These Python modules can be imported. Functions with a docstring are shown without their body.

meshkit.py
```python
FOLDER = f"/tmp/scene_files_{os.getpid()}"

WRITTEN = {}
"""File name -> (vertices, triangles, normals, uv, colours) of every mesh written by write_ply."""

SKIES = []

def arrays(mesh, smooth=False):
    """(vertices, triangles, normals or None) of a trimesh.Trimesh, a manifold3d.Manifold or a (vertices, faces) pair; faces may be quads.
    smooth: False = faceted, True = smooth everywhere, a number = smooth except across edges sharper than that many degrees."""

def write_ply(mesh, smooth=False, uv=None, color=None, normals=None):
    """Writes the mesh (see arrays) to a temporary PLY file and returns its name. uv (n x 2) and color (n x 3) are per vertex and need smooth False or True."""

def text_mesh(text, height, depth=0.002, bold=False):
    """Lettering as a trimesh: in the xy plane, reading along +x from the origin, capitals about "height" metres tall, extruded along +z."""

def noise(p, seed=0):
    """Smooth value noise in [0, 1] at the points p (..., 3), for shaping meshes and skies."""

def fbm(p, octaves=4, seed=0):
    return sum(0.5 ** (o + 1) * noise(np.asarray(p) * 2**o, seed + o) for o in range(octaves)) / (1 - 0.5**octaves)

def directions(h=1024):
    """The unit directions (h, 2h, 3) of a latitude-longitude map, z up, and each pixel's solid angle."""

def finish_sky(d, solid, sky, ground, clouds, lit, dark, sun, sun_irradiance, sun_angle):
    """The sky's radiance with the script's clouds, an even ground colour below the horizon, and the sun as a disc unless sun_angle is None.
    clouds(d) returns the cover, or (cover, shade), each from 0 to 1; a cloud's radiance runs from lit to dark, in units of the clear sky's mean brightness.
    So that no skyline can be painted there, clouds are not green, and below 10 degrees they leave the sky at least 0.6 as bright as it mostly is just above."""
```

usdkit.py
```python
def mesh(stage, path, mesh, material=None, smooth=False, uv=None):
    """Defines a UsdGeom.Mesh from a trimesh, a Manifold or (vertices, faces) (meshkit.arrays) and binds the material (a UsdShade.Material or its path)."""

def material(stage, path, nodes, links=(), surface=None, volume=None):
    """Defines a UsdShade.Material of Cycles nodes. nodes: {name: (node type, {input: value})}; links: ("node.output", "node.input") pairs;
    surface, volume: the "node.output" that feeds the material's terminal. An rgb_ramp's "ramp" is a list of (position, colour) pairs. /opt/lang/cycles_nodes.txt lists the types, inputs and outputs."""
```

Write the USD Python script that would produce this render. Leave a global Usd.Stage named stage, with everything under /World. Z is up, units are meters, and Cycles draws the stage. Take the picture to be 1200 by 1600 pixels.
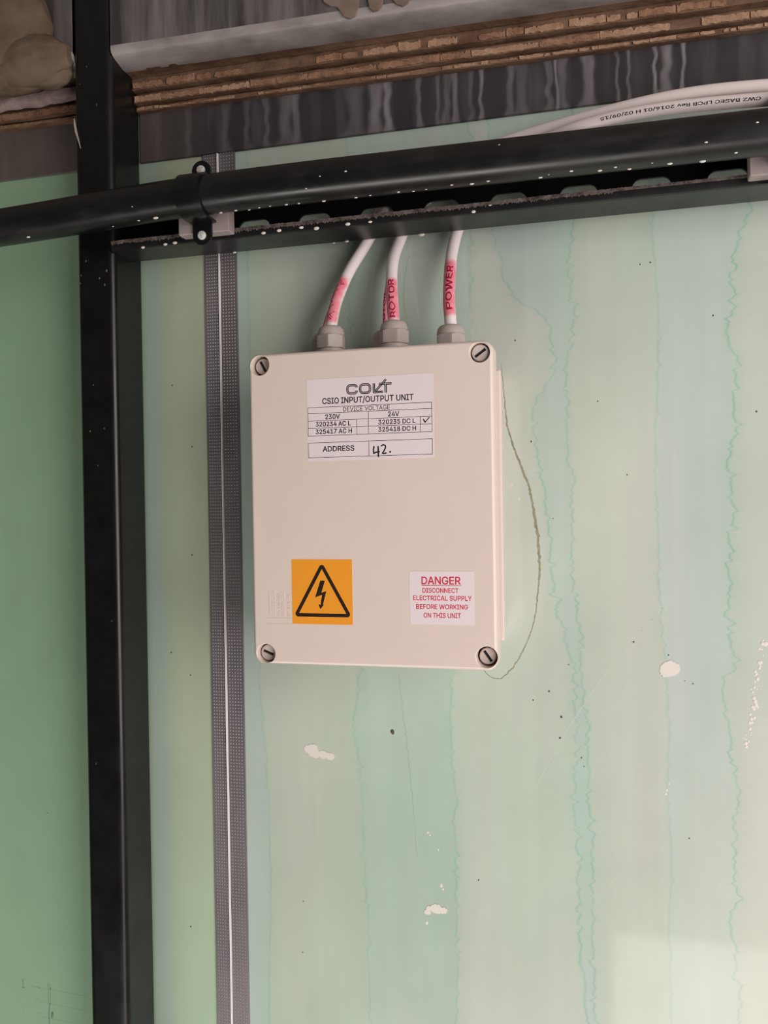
import math, numpy as np, trimesh, manifold3d, usdkit, meshkit
from pxr import Usd, UsdGeom, UsdLux, UsdShade, Gf, Sdf, Vt
from scipy.interpolate import CubicSpline, PchipInterpolator
from shapely.geometry import Polygon, LineString, box as sbox
from shapely.ops import unary_union

stage = Usd.Stage.CreateInMemory()
UsdGeom.SetStageUpAxis(stage, 'Z'); UsdGeom.SetStageMetersPerUnit(stage, 1.0)
UsdGeom.Xform.Define(stage, '/World'); UsdGeom.Scope.Define(stage, '/World/Looks')

# ---------------------------------------------------------------- camera, light, exposure
cam = UsdGeom.Camera.Define(stage, '/World/camera')
cam.CreateHorizontalApertureAttr(36.0); cam.CreateVerticalApertureAttr(48.0)
cam.CreateFocalLengthAttr(36.0 * 1350 / 1200); cam.CreateClippingRangeAttr((0.02, 100.0))
R = np.array([[0.96728248, -0.25334145, 0.01351753], [0.25321384, 0.96735371, 0.01046621], [-0.01572776, -0.00670096, 0.99985386]])
eye = (0.175238441, -0.713959334, 0.000703707)
rt, fw, up = R[:, 0], R[:, 1], R[:, 2]
cam.AddTransformOp().Set(Gf.Matrix4d(*rt, 0, *up, 0, *(-fw), 0, *eye, 1))
cam.CreateExposureAttr(0.0)

dome = UsdLux.DomeLight.Define(stage, '/World/ambient_sky')
dome.CreateIntensityAttr(0.022); dome.CreateColorAttr(Gf.Vec3f(1.0, 0.94, 0.92))


def rect_light(name, pos, target, w, h, inten, col):
    l = UsdLux.RectLight.Define(stage, '/World/' + name)
    l.CreateWidthAttr(w); l.CreateHeightAttr(h); l.CreateIntensityAttr(inten); l.CreateColorAttr(Gf.Vec3f(*col))
    p, t = np.array(pos, float), np.array(target, float)
    z = (p - t) / np.linalg.norm(p - t); x = np.cross([0, 0, 1.0], z); x /= np.linalg.norm(x); y = np.cross(z, x)
    l.AddTransformOp().Set(Gf.Matrix4d(*x, 0, *y, 0, *z, 0, *p, 1))


# daylight from an opening low on the right
rect_light('daylight_opening', (1.18, -1.0, -0.07), (0.10, 0, -0.08), 1.0, 1.4, 5.1, (1.0, 0.91, 0.88))
# and a lower opening in front, mirrored in the board
rect_light('low_opening', (0.62, -0.90, -1.08), (0.62, 0, -1.08), 0.9, 0.6, 2.6, (1.0, 0.93, 0.89))
rect_light('low_left_fill', (-0.32, -0.75, -1.36), (-0.28, 0, -0.62), 0.9, 0.35, 9.5, (1.0, 0.94, 0.88))  # unseen fill lamp, added to brighten the lower left wall

# ---------------------------------------------------------------- helpers
MM = 0.001
used = {}


def numbered(path):
    k = used.get(path, 0); used[path] = k + 1
    return path if k == 0 else f'{path}_{k:03d}'


def keys(prim, label=None, cat=None, group=None, kind=None):
    for k, v in (('label', label), ('category', cat), ('group', group), ('kind', kind)):
        if v: prim.SetCustomDataByKey(k, v)
    return prim


def thing(name, label, cat=None, group=None, kind=None, loc=(0, 0, 0)):
    x = UsdGeom.Xform.Define(stage, numbered('/World/' + name))
    if any(loc): x.AddTranslateOp().Set(Gf.Vec3d(*[v * MM for v in loc]))
    p = x.GetPrim()
    origin[str(p.GetPath())] = np.array(loc, float)
    return keys(p, label, cat, group, kind)


origin = {}


def obj(name, mesh, mat, parent=None, smooth=30, label=None, kind=None, cat=None, colors=None):
    """One Mesh prim; mesh in millimetres and world coordinates, moved to its thing's base."""
    base = str(parent.GetPath()) if parent else '/World'
    v, f, n = meshkit.arrays(mesh, False)
    top = '/'.join(base.split('/')[:3])
    v = (np.asarray(v, float) - origin.get(top, np.zeros(3))) * MM
    if colors is not None: smooth = True
    g = usdkit.mesh(stage, numbered(base + '/' + name), trimesh.Trimesh(v, f, process=False), mat, smooth=smooth)
    if colors is not None:
        pv = UsdGeom.PrimvarsAPI(g).CreatePrimvar('displayColor', Sdf.ValueTypeNames.Color3fArray, 'vertex')
        pv.Set(Vt.Vec3fArray.FromNumpy(np.asarray(colors, np.float32)))
    return keys(g.GetPrim(), label, cat, None, kind)


def tm(v, f):
    return trimesh.Trimesh(np.asarray(v, float), np.asarray(f, int), process=False)


def cat_(ms):
    return trimesh.util.concatenate(ms)


def from_man(m):
    k = m.to_mesh()
    return tm(k.vert_properties[:, :3], k.tri_verts)


def to_man(t):
    t = trimesh.Trimesh(t.vertices, t.faces, process=True)
    return manifold3d.Manifold(manifold3d.Mesh(np.asarray(t.vertices, np.float32), np.asarray(t.faces, np.uint32)))


def loft(loops, cap=True):
    """Closed loops of equal length, joined; convex ends."""
    n = len(loops[0]); v = np.vstack(loops); f = []
    for k in range(len(loops) - 1):
        for i in range(n):
            a, b = k * n + i, k * n + (i + 1) % n
            f += [[a, b, b + n], [a, b + n, a + n]]
    if cap:
        v = np.vstack([v, loops[0].mean(0), loops[-1].mean(0)]); c0, c1 = len(v) - 2, len(v) - 1; o = (len(loops) - 1) * n
        for i in range(n):
            f += [[c0, (i + 1) % n, i], [c1, o + i, o + (i + 1) % n]]
    m = tm(v, f)
    if m.volume < 0: m.invert()
    return m


def rrect(hw, hh, r, seg=8):
    p = []
    for cx, cy, a0 in ((hw - r, hh - r, 0), (-hw + r, hh - r, 90), (-hw + r, -hh + r, 180), (hw - r, -hh + r, 270)):
        for k in range(seg + 1):
            a = math.radians(a0 + 90 * k / seg); p.append((cx + r * math.cos(a), cy + r * math.sin(a)))
    return np.array(p)


def bevel_box(x0, x1, y0, y1, z0, z1, b=1.0):
    hw, hd = (x1 - x0) / 2, (y1 - y0) / 2; cx, cy = (x0 + x1) / 2, (y0 + y1) / 2
    def L(i, z):
        q = rrect(hw - i, hd - i, b, 2); return np.column_stack([q[:, 0] + cx, q[:, 1] + cy, np.full(len(q), z)])
    return loft([L(b * .7, z0), L(0, z0 + b * .7), L(0, z1 - b * .7), L(b * .7, z1)])


def lathe(profile, n=40):
    """profile: (r, h) about the z axis, closed at both ends on the axis or not."""
    loops = []
    for r, h in profile:
        a = np.arange(n) * 2 * math.pi / n
        loops.append(np.column_stack([r * np.cos(a), r * np.sin(a), np.full(n, h)]))
    return loft(loops)


def extrude_x(poly, xs, zfun=None):
    """poly: (y, z) loop; extruded through the stations xs, z shifted by zfun(x)."""
    loops = [np.column_stack([np.full(len(poly), x), poly[:, 0], poly[:, 1] + (zfun(x) if zfun else 0)]) for x in xs]
    n = len(poly); v = np.vstack(loops); f = []
    for k in range(len(xs) - 1):
        for i in range(n):
            a, b = k * n + i, k * n + (i + 1) % n
            f += [[a, b + n, b], [a, a + n, b + n]]
    P = Polygon(poly); cv, cf = trimesh.creation.triangulate_polygon(P, engine='earcut')
    idx = [int(np.argmin(((poly - c) ** 2).sum(1))) for c in cv]
    o = (len(xs) - 1) * n
    for t in cf:
        f += [[idx[t[0]], idx[t[1]], idx[t[2]]], [o + idx[t[0]], o + idx[t[2]], o + idx[t[1]]]]
    m = tm(v, f)
    if m.volume < 0: m.invert()
    return m


def slab(poly, y_back, y_front):
    """A polygon in (x, z) as a plate between y_back (wall side) and y_front."""
    ms = []
    for g in getattr(poly, 'geoms', [poly]):
        if g.is_empty or g.area < 1e-6: continue
        t = trimesh.creation.extrude_polygon(g, abs(y_front - y_back), engine='earcut')
        v = t.vertices; ms.append(tm(np.column_stack([v[:, 0], y_back - v[:, 2], v[:, 1]]), t.faces))
    m = cat_(ms)
    return m


def text(s, h, x0, x1, z, y_back, t=0.05, bold=False):
    """Flat lettering from x0 to x1 with its baseline at z, printed on the plane y_back."""
    m = meshkit.text_mesh(s, h, depth=1.0, bold=bold); v = np.array(m.vertices)
    a, b = v[:, 0].min(), v[:, 0].max()
    return tm(np.column_stack([x0 + (v[:, 0] - a) * (x1 - x0) / (b - a), y_back - v[:, 2] * t, z + v[:, 1]]), m.faces)


class Tube:
    def __init__(s, pts, r, n=24, step=1.5):
        pts = np.asarray(pts, float); u = np.r_[0, np.cumsum(np.linalg.norm(np.diff(pts, axis=0), axis=1))]
        c = CubicSpline(u, pts); k = int(u[-1] / step) + 2; P = c(np.linspace(0, u[-1], k))
        s.s = np.r_[0, np.cumsum(np.linalg.norm(np.diff(P, axis=0), axis=1))]; s.P = P; s.r = r
        T = np.gradient(P, axis=0); T /= np.linalg.norm(T, axis=1, keepdims=True); s.T = T
        # frame: N points as near as it can to the room (-y), B completes it
        N = np.array([0, -1.0, 0]) - T * (T @ np.array([0, -1.0, 0]))[:, None]; N /= np.linalg.norm(N, axis=1, keepdims=True)
        s.N = N; s.B = np.cross(T, N); s.n = n

    def mesh(s):
        a = np.arange(s.n) * 2 * math.pi / s.n
        return loft([p + s.r * (np.cos(a)[:, None] * n + np.sin(a)[:, None] * b) for p, n, b in zip(s.P, s.N, s.B)])

    def map(s, u, ang, rad):
        g = lambda A: np.column_stack([np.interp(u, s.s, A[:, k]) for k in range(3)])
        return g(s.P) + rad[:, None] * (np.cos(ang)[:, None] * g(s.N) + np.sin(ang)[:, None] * g(s.B))

    def letters(s, txt, h, s0, length, ang0, flip=1, jitter=0.0, t=0.08, bold=False, seed=0):
        m = meshkit.text_mesh(txt, h, depth=1.0, bold=bold)
        v = np.array(m.vertices); k = length / np.ptp(v[:, 0]); v[:, 0] -= v[:, 0].min(); v[:, 0] *= k
        v, f = trimesh.remesh.subdivide_to_size(v, m.faces, 0.9)
        if jitter:
            q = np.column_stack([v[:, 0] * .35, v[:, 1] * .35, np.zeros(len(v))])
            v[:, 0] += jitter * (meshkit.noise(q, seed) - .5) * 2; v[:, 1] += jitter * (meshkit.noise(q + 9, seed) - .5) * 2
        w = s.map(s0 + flip * v[:, 0], ang0 - flip * (v[:, 1] - h / 2) / s.r, s.r + 0.03 + v[:, 2] * t)
        return tm(w, f)


def blobs(pts, rs, flat=(1, 1, 1), sub=1, seed=0):
    rg = np.random.default_rng(seed); out = []
    for p, r in zip(pts, rs):
        m = trimesh.creation.icosphere(sub, 1.0); v = m.vertices * (1 + .18 * (rg.random(len(m.vertices)) - .5))[:, None]
        out.append(tm(np.asarray(p) + v * r * np.asarray(flat), m.faces))
    return cat_(out)


def jag(n, amp, scale, seed):
    x = np.arange(n) * scale
    return (meshkit.fbm(np.column_stack([x, np.full(n, seed * 7.3), np.zeros(n)]), 5, seed) - .5) * 2 * amp


# ---------------------------------------------------------------- materials
def mat(name, col, rough=0.5, spec=0.5, metal=0.0, var=0.0, vscale=40.0, vmap=(1, 1, 1), col2=None, bump=0.0, bscale=300.0, attr=False, rvar=0.0, lo=.35, hi=.65):
    nodes = {'p': ('principled_bsdf', {'roughness': rough, 'specular_ior_level': spec, 'metallic': metal})}
    links = []
    nodes['g'] = ('geometry', {})
    if attr:
        nodes['a'] = ('attribute', {'attribute': 'displayColor'}); src = 'a.color'
    else:
        nodes['p'][1]['base_color'] = col; src = None
    if var or col2 is not None:
        nodes['m'] = ('mapping', {'scale': vmap}); links.append(('g.position', 'm.vector'))
        nodes['n'] = ('noise_texture', {'scale': vscale, 'detail': 6.0, 'roughness': 0.6}); links.append(('m.vector', 'n.vector'))
        if col2 is not None:
            nodes['r'] = ('rgb_ramp', {'ramp': [(0, col), (lo, col), (hi, col2), (1, col2)]}); links.append(('n.fac', 'r.fac')); src = 'r.color'
        else:
            nodes['r'] = ('rgb_ramp', {'ramp': [(.25, (1 - var,) * 3), (.75, (1 + var,) * 3)]}); links.append(('n.fac', 'r.fac'))
            nodes['x'] = ('mix', {'mix_type': 'multiply', 'fac': 1.0})
            links.append(('r.color', 'x.color2'))
            if src: links.append((src, 'x.color1'))
            else: nodes['x'][1]['color1'] = col
            src = 'x.color'
    if src: links.append((src, 'p.base_color'))
    if bump:
        nodes['bn'] = ('noise_texture', {'scale': bscale, 'detail': 4.0}); links.append(('g.position', 'bn.vector'))
        nodes['b'] = ('bump', {'strength': bump, 'distance': 0.001}); links += [('bn.fac', 'b.height'), ('b.normal', 'p.normal')]
    if rvar:
        nodes['rn'] = ('noise_texture', {'scale': 25.0, 'detail': 5.0}); links.append(('g.position', 'rn.vector'))
        nodes['rm'] = ('map_range', {'from_min': .3, 'from_max': .7, 'to_min': max(rough - rvar, .02), 'to_max': rough + rvar}); links += [('rn.fac', 'rm.value'), ('rm.result', 'p.roughness')]
    return usdkit.material(stage, '/World/Looks/' + name, nodes, links, surface='p.BSDF')


M = dict(
    board=mat('board', (0, 0, 0), 0.075, 0.5, attr=True, var=0.05, vscale=9, rvar=.03),
    sheath=mat('sheath', (0, 0, 0), 0.38, 0.5, attr=True),
    flash=mat('flashing', (0, 0, 0), 0.45, 0.4, attr=True, var=.18, vscale=90, vmap=(1, 1, .25), bump=.1, bscale=500),
    plastic=mat('grey_plastic', (.78, .665, .60), 0.36, 0.5, var=.02, vscale=30),
    plastic2=mat('gland_plastic', (.52, .455, .425), 0.45, 0.5),
    label=mat('label_paper', (.83, .74, .765), 0.45, 0.4),
    ink=mat('black_print', (.035, .03, .035), 0.6, 0.3),
    marker=mat('marker_ink', (.02, .02, .025), 0.4, 0.4),
    red=mat('red_print', (.62, .05, .10), 0.5, 0.3),
    orange=mat('orange_sticker', (.92, .36, .03), 0.4, 0.4),
    symbol=mat('symbol_black', (.025, .015, .01), 0.4, 0.4),
    pink=mat('pink_ink', (.42, .01, .06), 0.5, 0.3),
    black=mat('black_paint', (.0035, .0035, .0038), 0.30, 0.45, col2=(.007, .0066, .007), vscale=60, rvar=.08),
    strut=mat('black_coated_steel', (.008, .008, .0085), 0.36, 0.45, col2=(.013, .0125, .013), vscale=40, rvar=.08),
    conduit=mat('dusty_black', (.005, .0047, .005), 0.33, 0.6, col2=(.030, .026, .027), vscale=55, vmap=(.4, 1, 1), rvar=.07, lo=.5, hi=.85),
    dust=mat('grey_dust', (.05, .04, .038), 0.9, 0.1, col2=(.20, .16, .145), vscale=180),
    screw=mat('bright_zinc', (.80, .77, .76), 0.22, 0.8, metal=.25),
    lidscrew=mat('screw_plastic', (.60, .53, .50), 0.30, 0.5),
    dark=mat('slot_shade', (.03, .027, .025), 0.6, 0.3),
    spacer=mat('spacer_grey', (.36, .30, .295), 0.55, 0.4, var=.12, vscale=60),
    white=mat('white_paint', (.74, .70, .655), 0.6, 0.3),
    cream=mat('cream_drip', (.50, .43, .36), 0.6, 0.3),
    plaster=mat('plaster', (.62, .48, .45), 0.85, 0.2, col2=(.42, .31, .29), vscale=60, bump=.5, bscale=250),
    tape=mat('strip_metal', (.15, .135, .145), 0.42, 0.5, metal=.2, col2=(.21, .19, .20), vscale=30, vmap=(1, 1, .3)),
    tapedot=mat('strip_dot_glints', (.29, .27, .285), 0.38, 0.5, metal=.2),  # same metal as the strip, lightened to paint in glints on the dimples
    ridge=mat('bright_ridge', (.85, .82, .80), 0.25, 0.6),
    rust=mat('brown_ledge', (.12, .066, .042), 0.85, 0.2, col2=(.25, .155, .10), vscale=70, vmap=(.35, 1, 1), bump=.6, bscale=260),
    flake_a=mat('tan_scale', (.50, .325, .22), 0.85, 0.2, col2=(.36, .215, .135), vscale=110, bump=.6, bscale=420),
    flake_b=mat('brown_scale', (.38, .225, .14), 0.85, 0.2, col2=(.24, .13, .08), vscale=110, bump=.6, bscale=420),
    deck=mat('galvanised_web_shaded', (.06, .055, .058), 0.5, 0.4, metal=.2, col2=(.26, .235, .225), vscale=26, vmap=(2.2, .5, .22), lo=.38, hi=.72),  # drip-streaked deck steel, shade of its upright face put into the colour
    deck2=mat('galvanised_lip_lit', (.20, .175, .16), 0.5, 0.4, metal=.2, col2=(.46, .42, .41), vscale=22, vmap=(.6, 1, 1), lo=.3, hi=.6),  # paler copy of the deck steel, light on its underside painted in
    soffit=mat('stained_soffit', (.15, .105, .08), 0.8, 0.2, col2=(.27, .22, .19), vscale=40, vmap=(.4, 1, 1), bump=.3),
    foam=mat('brown_foam', (.175, .128, .088), 0.8, 0.25, col2=(.11, .075, .05), vscale=30, bump=.3, bscale=120),
    mud=mat('dried_mud', (.26, .20, .17), 0.9, 0.1, col2=(.19, .14, .115), vscale=60),
    concrete=mat('floor_concrete', (.30, .28, .26), 0.8, 0.2, var=.15, vscale=8),
    speck=mat('dark_speck', (.10, .10, .08), 0.8, 0.1),
    crack=mat('brown_mark', (.24, .23, .15), 0.7, 0.2, col2=(.33, .33, .23), vscale=200),
    faint=mat('faint_mark', (.36, .45, .355), 0.7, 0.2),
    pencil=mat('pencil_mark', (.16, .24, .18), 0.7, 0.2),
    pencil2=mat('faint_pencil', (.27, .40, .29), 0.7, 0.2),
    scratch=mat('pale_scratch', (.575, .61, .53), 0.5, 0.3),
)

# ---------------------------------------------------------------- the setting
fl = obj('floor', trimesh.creation.box(bounds=[[-1500, -3000, -1560], [1700, 60, -1500]]), M['concrete'], kind='structure', label='grey concrete floor')
cl = thing('ceiling', 'stained galvanised steel deck above the wall head', kind='structure')
obj('slab', trimesh.creation.box(bounds=[[-1500, -2600, 600], [1700, 60, 660]]), M['concrete'], cl, smooth=False)  # unseen slab, added to block ambient light from above

wall = thing('wall_back', 'pale green water-stained sheathing board wall', kind='structure')
SEAM = -159.8
# tide lines: control points (x, z) in mm down the board, with jaggedness (amplitude, seed), and the tint of the zone to the right of each
def ctl(s): return np.array([float(q) for q in s.split()]).reshape(-1, 2)
LINES = [
    (ctl('-133 134 -128.9 -150.7 -124 -218.9 -121.5 -315.7 -124.7 -430.3'), .8, 1, .12),
    (ctl('-39.7 205.5 -36.9 -147.5 -42.3 -197.5 -36.5 -224.9 -34.7 -291.2 -31.8 -363 -32.1 -446.2'), 2.0, 2, .14),
    (ctl('65.7 196.6 46 -139.2 42.5 -187.7 45.6 -236 45.7 -300.6 46.1 -381.5 43.6 -435.8'), 2.0, 3, .17),
    (ctl('82.6 224.1 89.7 205.1 94.5 178.4 107.4 164.3 125.2 150 130.9 118.5 129.7 103 116.5 77.6 115.6 51.5 122.3 14.8 128.6 -47.8 132.1 -84.2 139.4 -110.1 143.6 -141 145.5 -187.6 142.2 -239.8 146.5 -291.4 145.3 -343.6 149 -384.7 151 -420.8'), 3.2, 4, .20),
    (ctl('149.6 222.9 146.3 200.1 144.9 174.4 149.2 156.1 145.3 128 140.8 97.2 142.4 66.1 143 35.1 147.2 14.3 144.7 -21.9 145.2 -58.1 147.3 -89.2 151 -115 152.3 -161.6 155 -187.3 154.8 -239.1 157.6 -290.7 156.9 -342.7 158 -420.4'), 2.6, 5, .20),
    (ctl('209.3 222.2 211.3 194.3 213.7 153.9 212.9 93.5 210.8 43.2 211.1 -7.3 211.9 -57.8 213.6 -108.3 216.7 -133.5 217.5 -184 215.9 -229.6 218.6 -285.1 216 -336 216.9 -412'), 1.4, 6, .13),
    (ctl('279.7 220.1 273.9 196.2 266.8 182 267.8 149.9 265.2 130.4 270.5 105.4 268.4 85.8 269.9 56.1 263 26.7 267.3 -3.1 262.3 -32.7 263.8 -67.4 262.3 -107.1 266.7 -129.3 258.7 -137 260.3 -161.8 263.3 -176.6 260.8 -196.6 266.7 -208.7 266.4 -231.1 263.8 -256.1 265.5 -305.7 260.5 -331.2 264.8 -360.6 267.1 -405.2'), 3.6, 7, .24),
]
ZONES = np.array([(.40, .515, .44), (.475, .54, .40), (.41, .56, .43), (.555, .60, .485), (.455, .58, .50), (.57, .605, .49), (.535, .61, .545), (.60, .62, .53)])
ZONES = (ZONES * .5 + np.array([.535, .60, .515]) * .5) * np.array([.97, .995, 1.045])
LINE_TINT = np.array([.70, .93, .86])


def line_x(P, z, amp, seed):
    o = np.argsort(P[:, 1]); zz, xx = P[o, 1], P[o, 0]
    x = PchipInterpolator(zz, xx)(np.clip(z, zz[0], zz[-1]))
    q = np.column_stack([z * .11, np.full(len(z), seed * 3.1), np.zeros(len(z))])
    n = meshkit.fbm(q, 4, seed) - .5
    q2 = np.column_stack([z * .035, np.full(len(z), seed * 5.7), np.zeros(len(z))])
    n2 = meshkit.fbm(q2, 2, seed + 50) - .5
    spike = np.maximum(meshkit.noise(q * 2.6, seed + 9) - .58, 0) * 3.0 - np.maximum(meshkit.noise(q * 3.1, seed + 19) - .66, 0) * 2.4
    hf = meshkit.fbm(q * 4.5, 3, seed + 20) - .5
    return x + amp * (1.5 * n + .9 * n2 + .7 * hf) + amp * spike * 1.3


def fb(x, z, sx, sz, seed, oct=4):
    return meshkit.fbm(np.stack([x * sx, z * sz, np.zeros_like(x)], -1), oct, seed) - .5


def build_right_board():
    z = np.r_[np.linspace(-1498, -540, 12), np.arange(-520, 330.1, 1.0), 600]
    X = [line_x(P, z, a, s) for P, a, s, d in LINES]
    for k in range(1, len(X)): X[k] = np.maximum(X[k], X[k - 1] + 2.2)
    E = [np.full(len(z), SEAM)] + X + [np.full(len(z), 620.0)]
    offs = np.array([0, .35, .8, 1.5, 2.6, 4.5, 8])
    cols, zone, dl, dr = [], [], [], []
    for k in range(len(E) - 1):
        w = E[k + 1] - E[k]
        inner = 14 if k < len(E) - 2 else 40
        left = [np.minimum(o, w * .42 * (i / (len(offs) - 1))) for i, o in enumerate(offs)]
        right = [w - l for l in left[::-1]]
        a, b = left[-1], right[0]
        mid = [a + (b - a) * t for t in np.linspace(0, 1, inner)[1:-1]]
        seq = left + mid + right
        if k < len(E) - 2: seq = seq[:-1]
        for s in seq:
            cols.append(E[k] + s); zone.append(k); dl.append(s); dr.append(w - s)
    Xg = np.stack(cols, 1); Zg = np.broadcast_to(z[:, None], Xg.shape)
    n, m = Xg.shape
    C = np.zeros((n, m, 3)); zone = np.array(zone)
    for j in range(m):
        k = zone[j]
        c = ZONES[k]
        # wash: a tint stronger next to the line that bounds the zone
        C[:, j] = c
        for side, d, li in ((0, dl[j], k - 1), (1, dr[j], k)):
            if 0 <= li < len(LINES):
                depth = LINES[li][3]; d = np.asarray(d, float) * np.ones(n)
                mod = .45 + 1.1 * meshkit.fbm(np.column_stack([z * .05, np.full(n, li * 9.1), np.zeros(n)]), 3, li)
                s = depth * mod * (1.35 * np.exp(-(d / .8) ** 2) + (.55 if side == (li % 2) else .15) * np.exp(-d / 4.5))
                C[:, j] *= 1 - s[:, None] * (1 - LINE_TINT) * 2.6
                C[:, j] *= 1 - .10 * s[:, None]
    # fine vertical streaks and slow blotches
    st = fb(Xg, Zg, .16, .004, 31) ; st2 = fb(Xg, Zg, .05, .006, 33); bl = fb(Xg, Zg, .012, .010, 35)
    C *= 1 + (.07 * st + .08 * st2 + .12 * bl)[..., None]
    g = fb(Xg, Zg, .02, .004, 37)
    C *= 1 + np.stack([-.16 * g, .03 * g, -.08 * g], -1)
    pale = np.clip((Xg - 150) / 150, 0, 1) * np.clip((-150 - Zg) / 250, 0, 1)
    C = C * (1 - .35 * pale[..., None]) + np.array([.67, .675, .575]) * .35 * pale[..., None]
    return grid_slab(Xg, Zg, 0.0, 12.0), C.reshape(-1, 3)


def grid_slab(Xg, Zg, yf, th):
    n, m = Xg.shape
    v = np.column_stack([Xg.ravel(), np.full(n * m, yf), Zg.ravel()])
    i, j = np.meshgrid(np.arange(n - 1), np.arange(m - 1), indexing='ij'); a = (i * m + j).ravel()
    f = np.vstack([np.column_stack([a, a + 1, a + m + 1]), np.column_stack([a, a + m + 1, a + m])])
    return tm(v, f)


gm, gc = build_right_board()
board_r = obj('board', gm, M['board'], wall, colors=gc, label='pale green board with wavy vertical tide marks behind the grey box')
xg = np.r_[np.linspace(-1480, -430, 8), np.arange(-420, SEAM - 2, 4.0), SEAM]; zg = np.r_[np.linspace(-1498, -540, 8), np.arange(-520, 331, 4.0), 600]
Xg, Zg = np.meshgrid(xg, zg)
t = np.clip((Xg + 262) / 60, 0, 1)[..., None]
C = np.array([.295, .455, .305]) * (1 - t) + np.array([.42, .485, .35]) * t
low = np.clip((-Zg - 100) / 400, 0, 1)[..., None] * t
C = C * (1 - low) + np.array([.40, .535, .39]) * low
band = np.exp(-((Xg + 228) / 9) ** 4)[..., None]     # reflection of the post in the glossy board, painted as a bluish stripe
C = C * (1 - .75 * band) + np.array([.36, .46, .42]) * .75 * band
C *= 1 + (.07 * fb(Xg, Zg, .05, .006, 41) + .12 * fb(Xg, Zg, .01, .01, 43))[..., None]
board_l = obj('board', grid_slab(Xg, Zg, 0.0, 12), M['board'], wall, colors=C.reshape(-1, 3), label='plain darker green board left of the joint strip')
obj('backing', trimesh.creation.box(bounds=[[-1480, 1, -1498], [620, 30, 600]]), M['concrete'], wall, smooth=False)


def ribbon(pts, w, seed, amp=.6, t=0.06, step=.7):
    P = np.asarray(pts, float); u = np.r_[0, np.cumsum(np.linalg.norm(np.diff(P, axis=0), axis=1))]
    k = int(u[-1] / step) + 2; s = np.linspace(0, u[-1], k); Q = np.column_stack([PchipInterpolator(u, P[:, 0])(s), PchipInterpolator(u, P[:, 1])(s)])
    Q = Q + np.column_stack([jag(k, amp, .25, seed), jag(k, amp, .25, seed + 1)])
    wd = np.interp(s, np.linspace(0, u[-1], len(w)), w) * (1 + jag(k, .6, .6, seed + 2)); wd = np.maximum(wd, .12)
    T = np.gradient(Q, axis=0); T /= np.linalg.norm(T, axis=1, keepdims=True) + 1e-9; Nn = np.column_stack([-T[:, 1], T[:, 0]])
    a, b = Q + Nn * wd[:, None] / 2, Q - Nn * wd[:, None] / 2
    v = np.vstack([np.column_stack([a[:, 0], np.full(k, -t), a[:, 1]]), np.column_stack([b[:, 0], np.full(k, -t), b[:, 1]]),
                   np.column_stack([a[:, 0], np.full(k, 0.02), a[:, 1]]), np.column_stack([b[:, 0], np.full(k, 0.02), b[:, 1]])])
    i = np.arange(k - 1); f = []
    for p, q in ((0, k), (k, 3 * k), (2 * k, 0)):
        f.append(np.column_stack([p + i, p + i + 1, q + i + 1])); f.append(np.column_stack([p + i, q + i + 1, q + i]))
    return tm(v, np.vstack(f))


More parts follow.
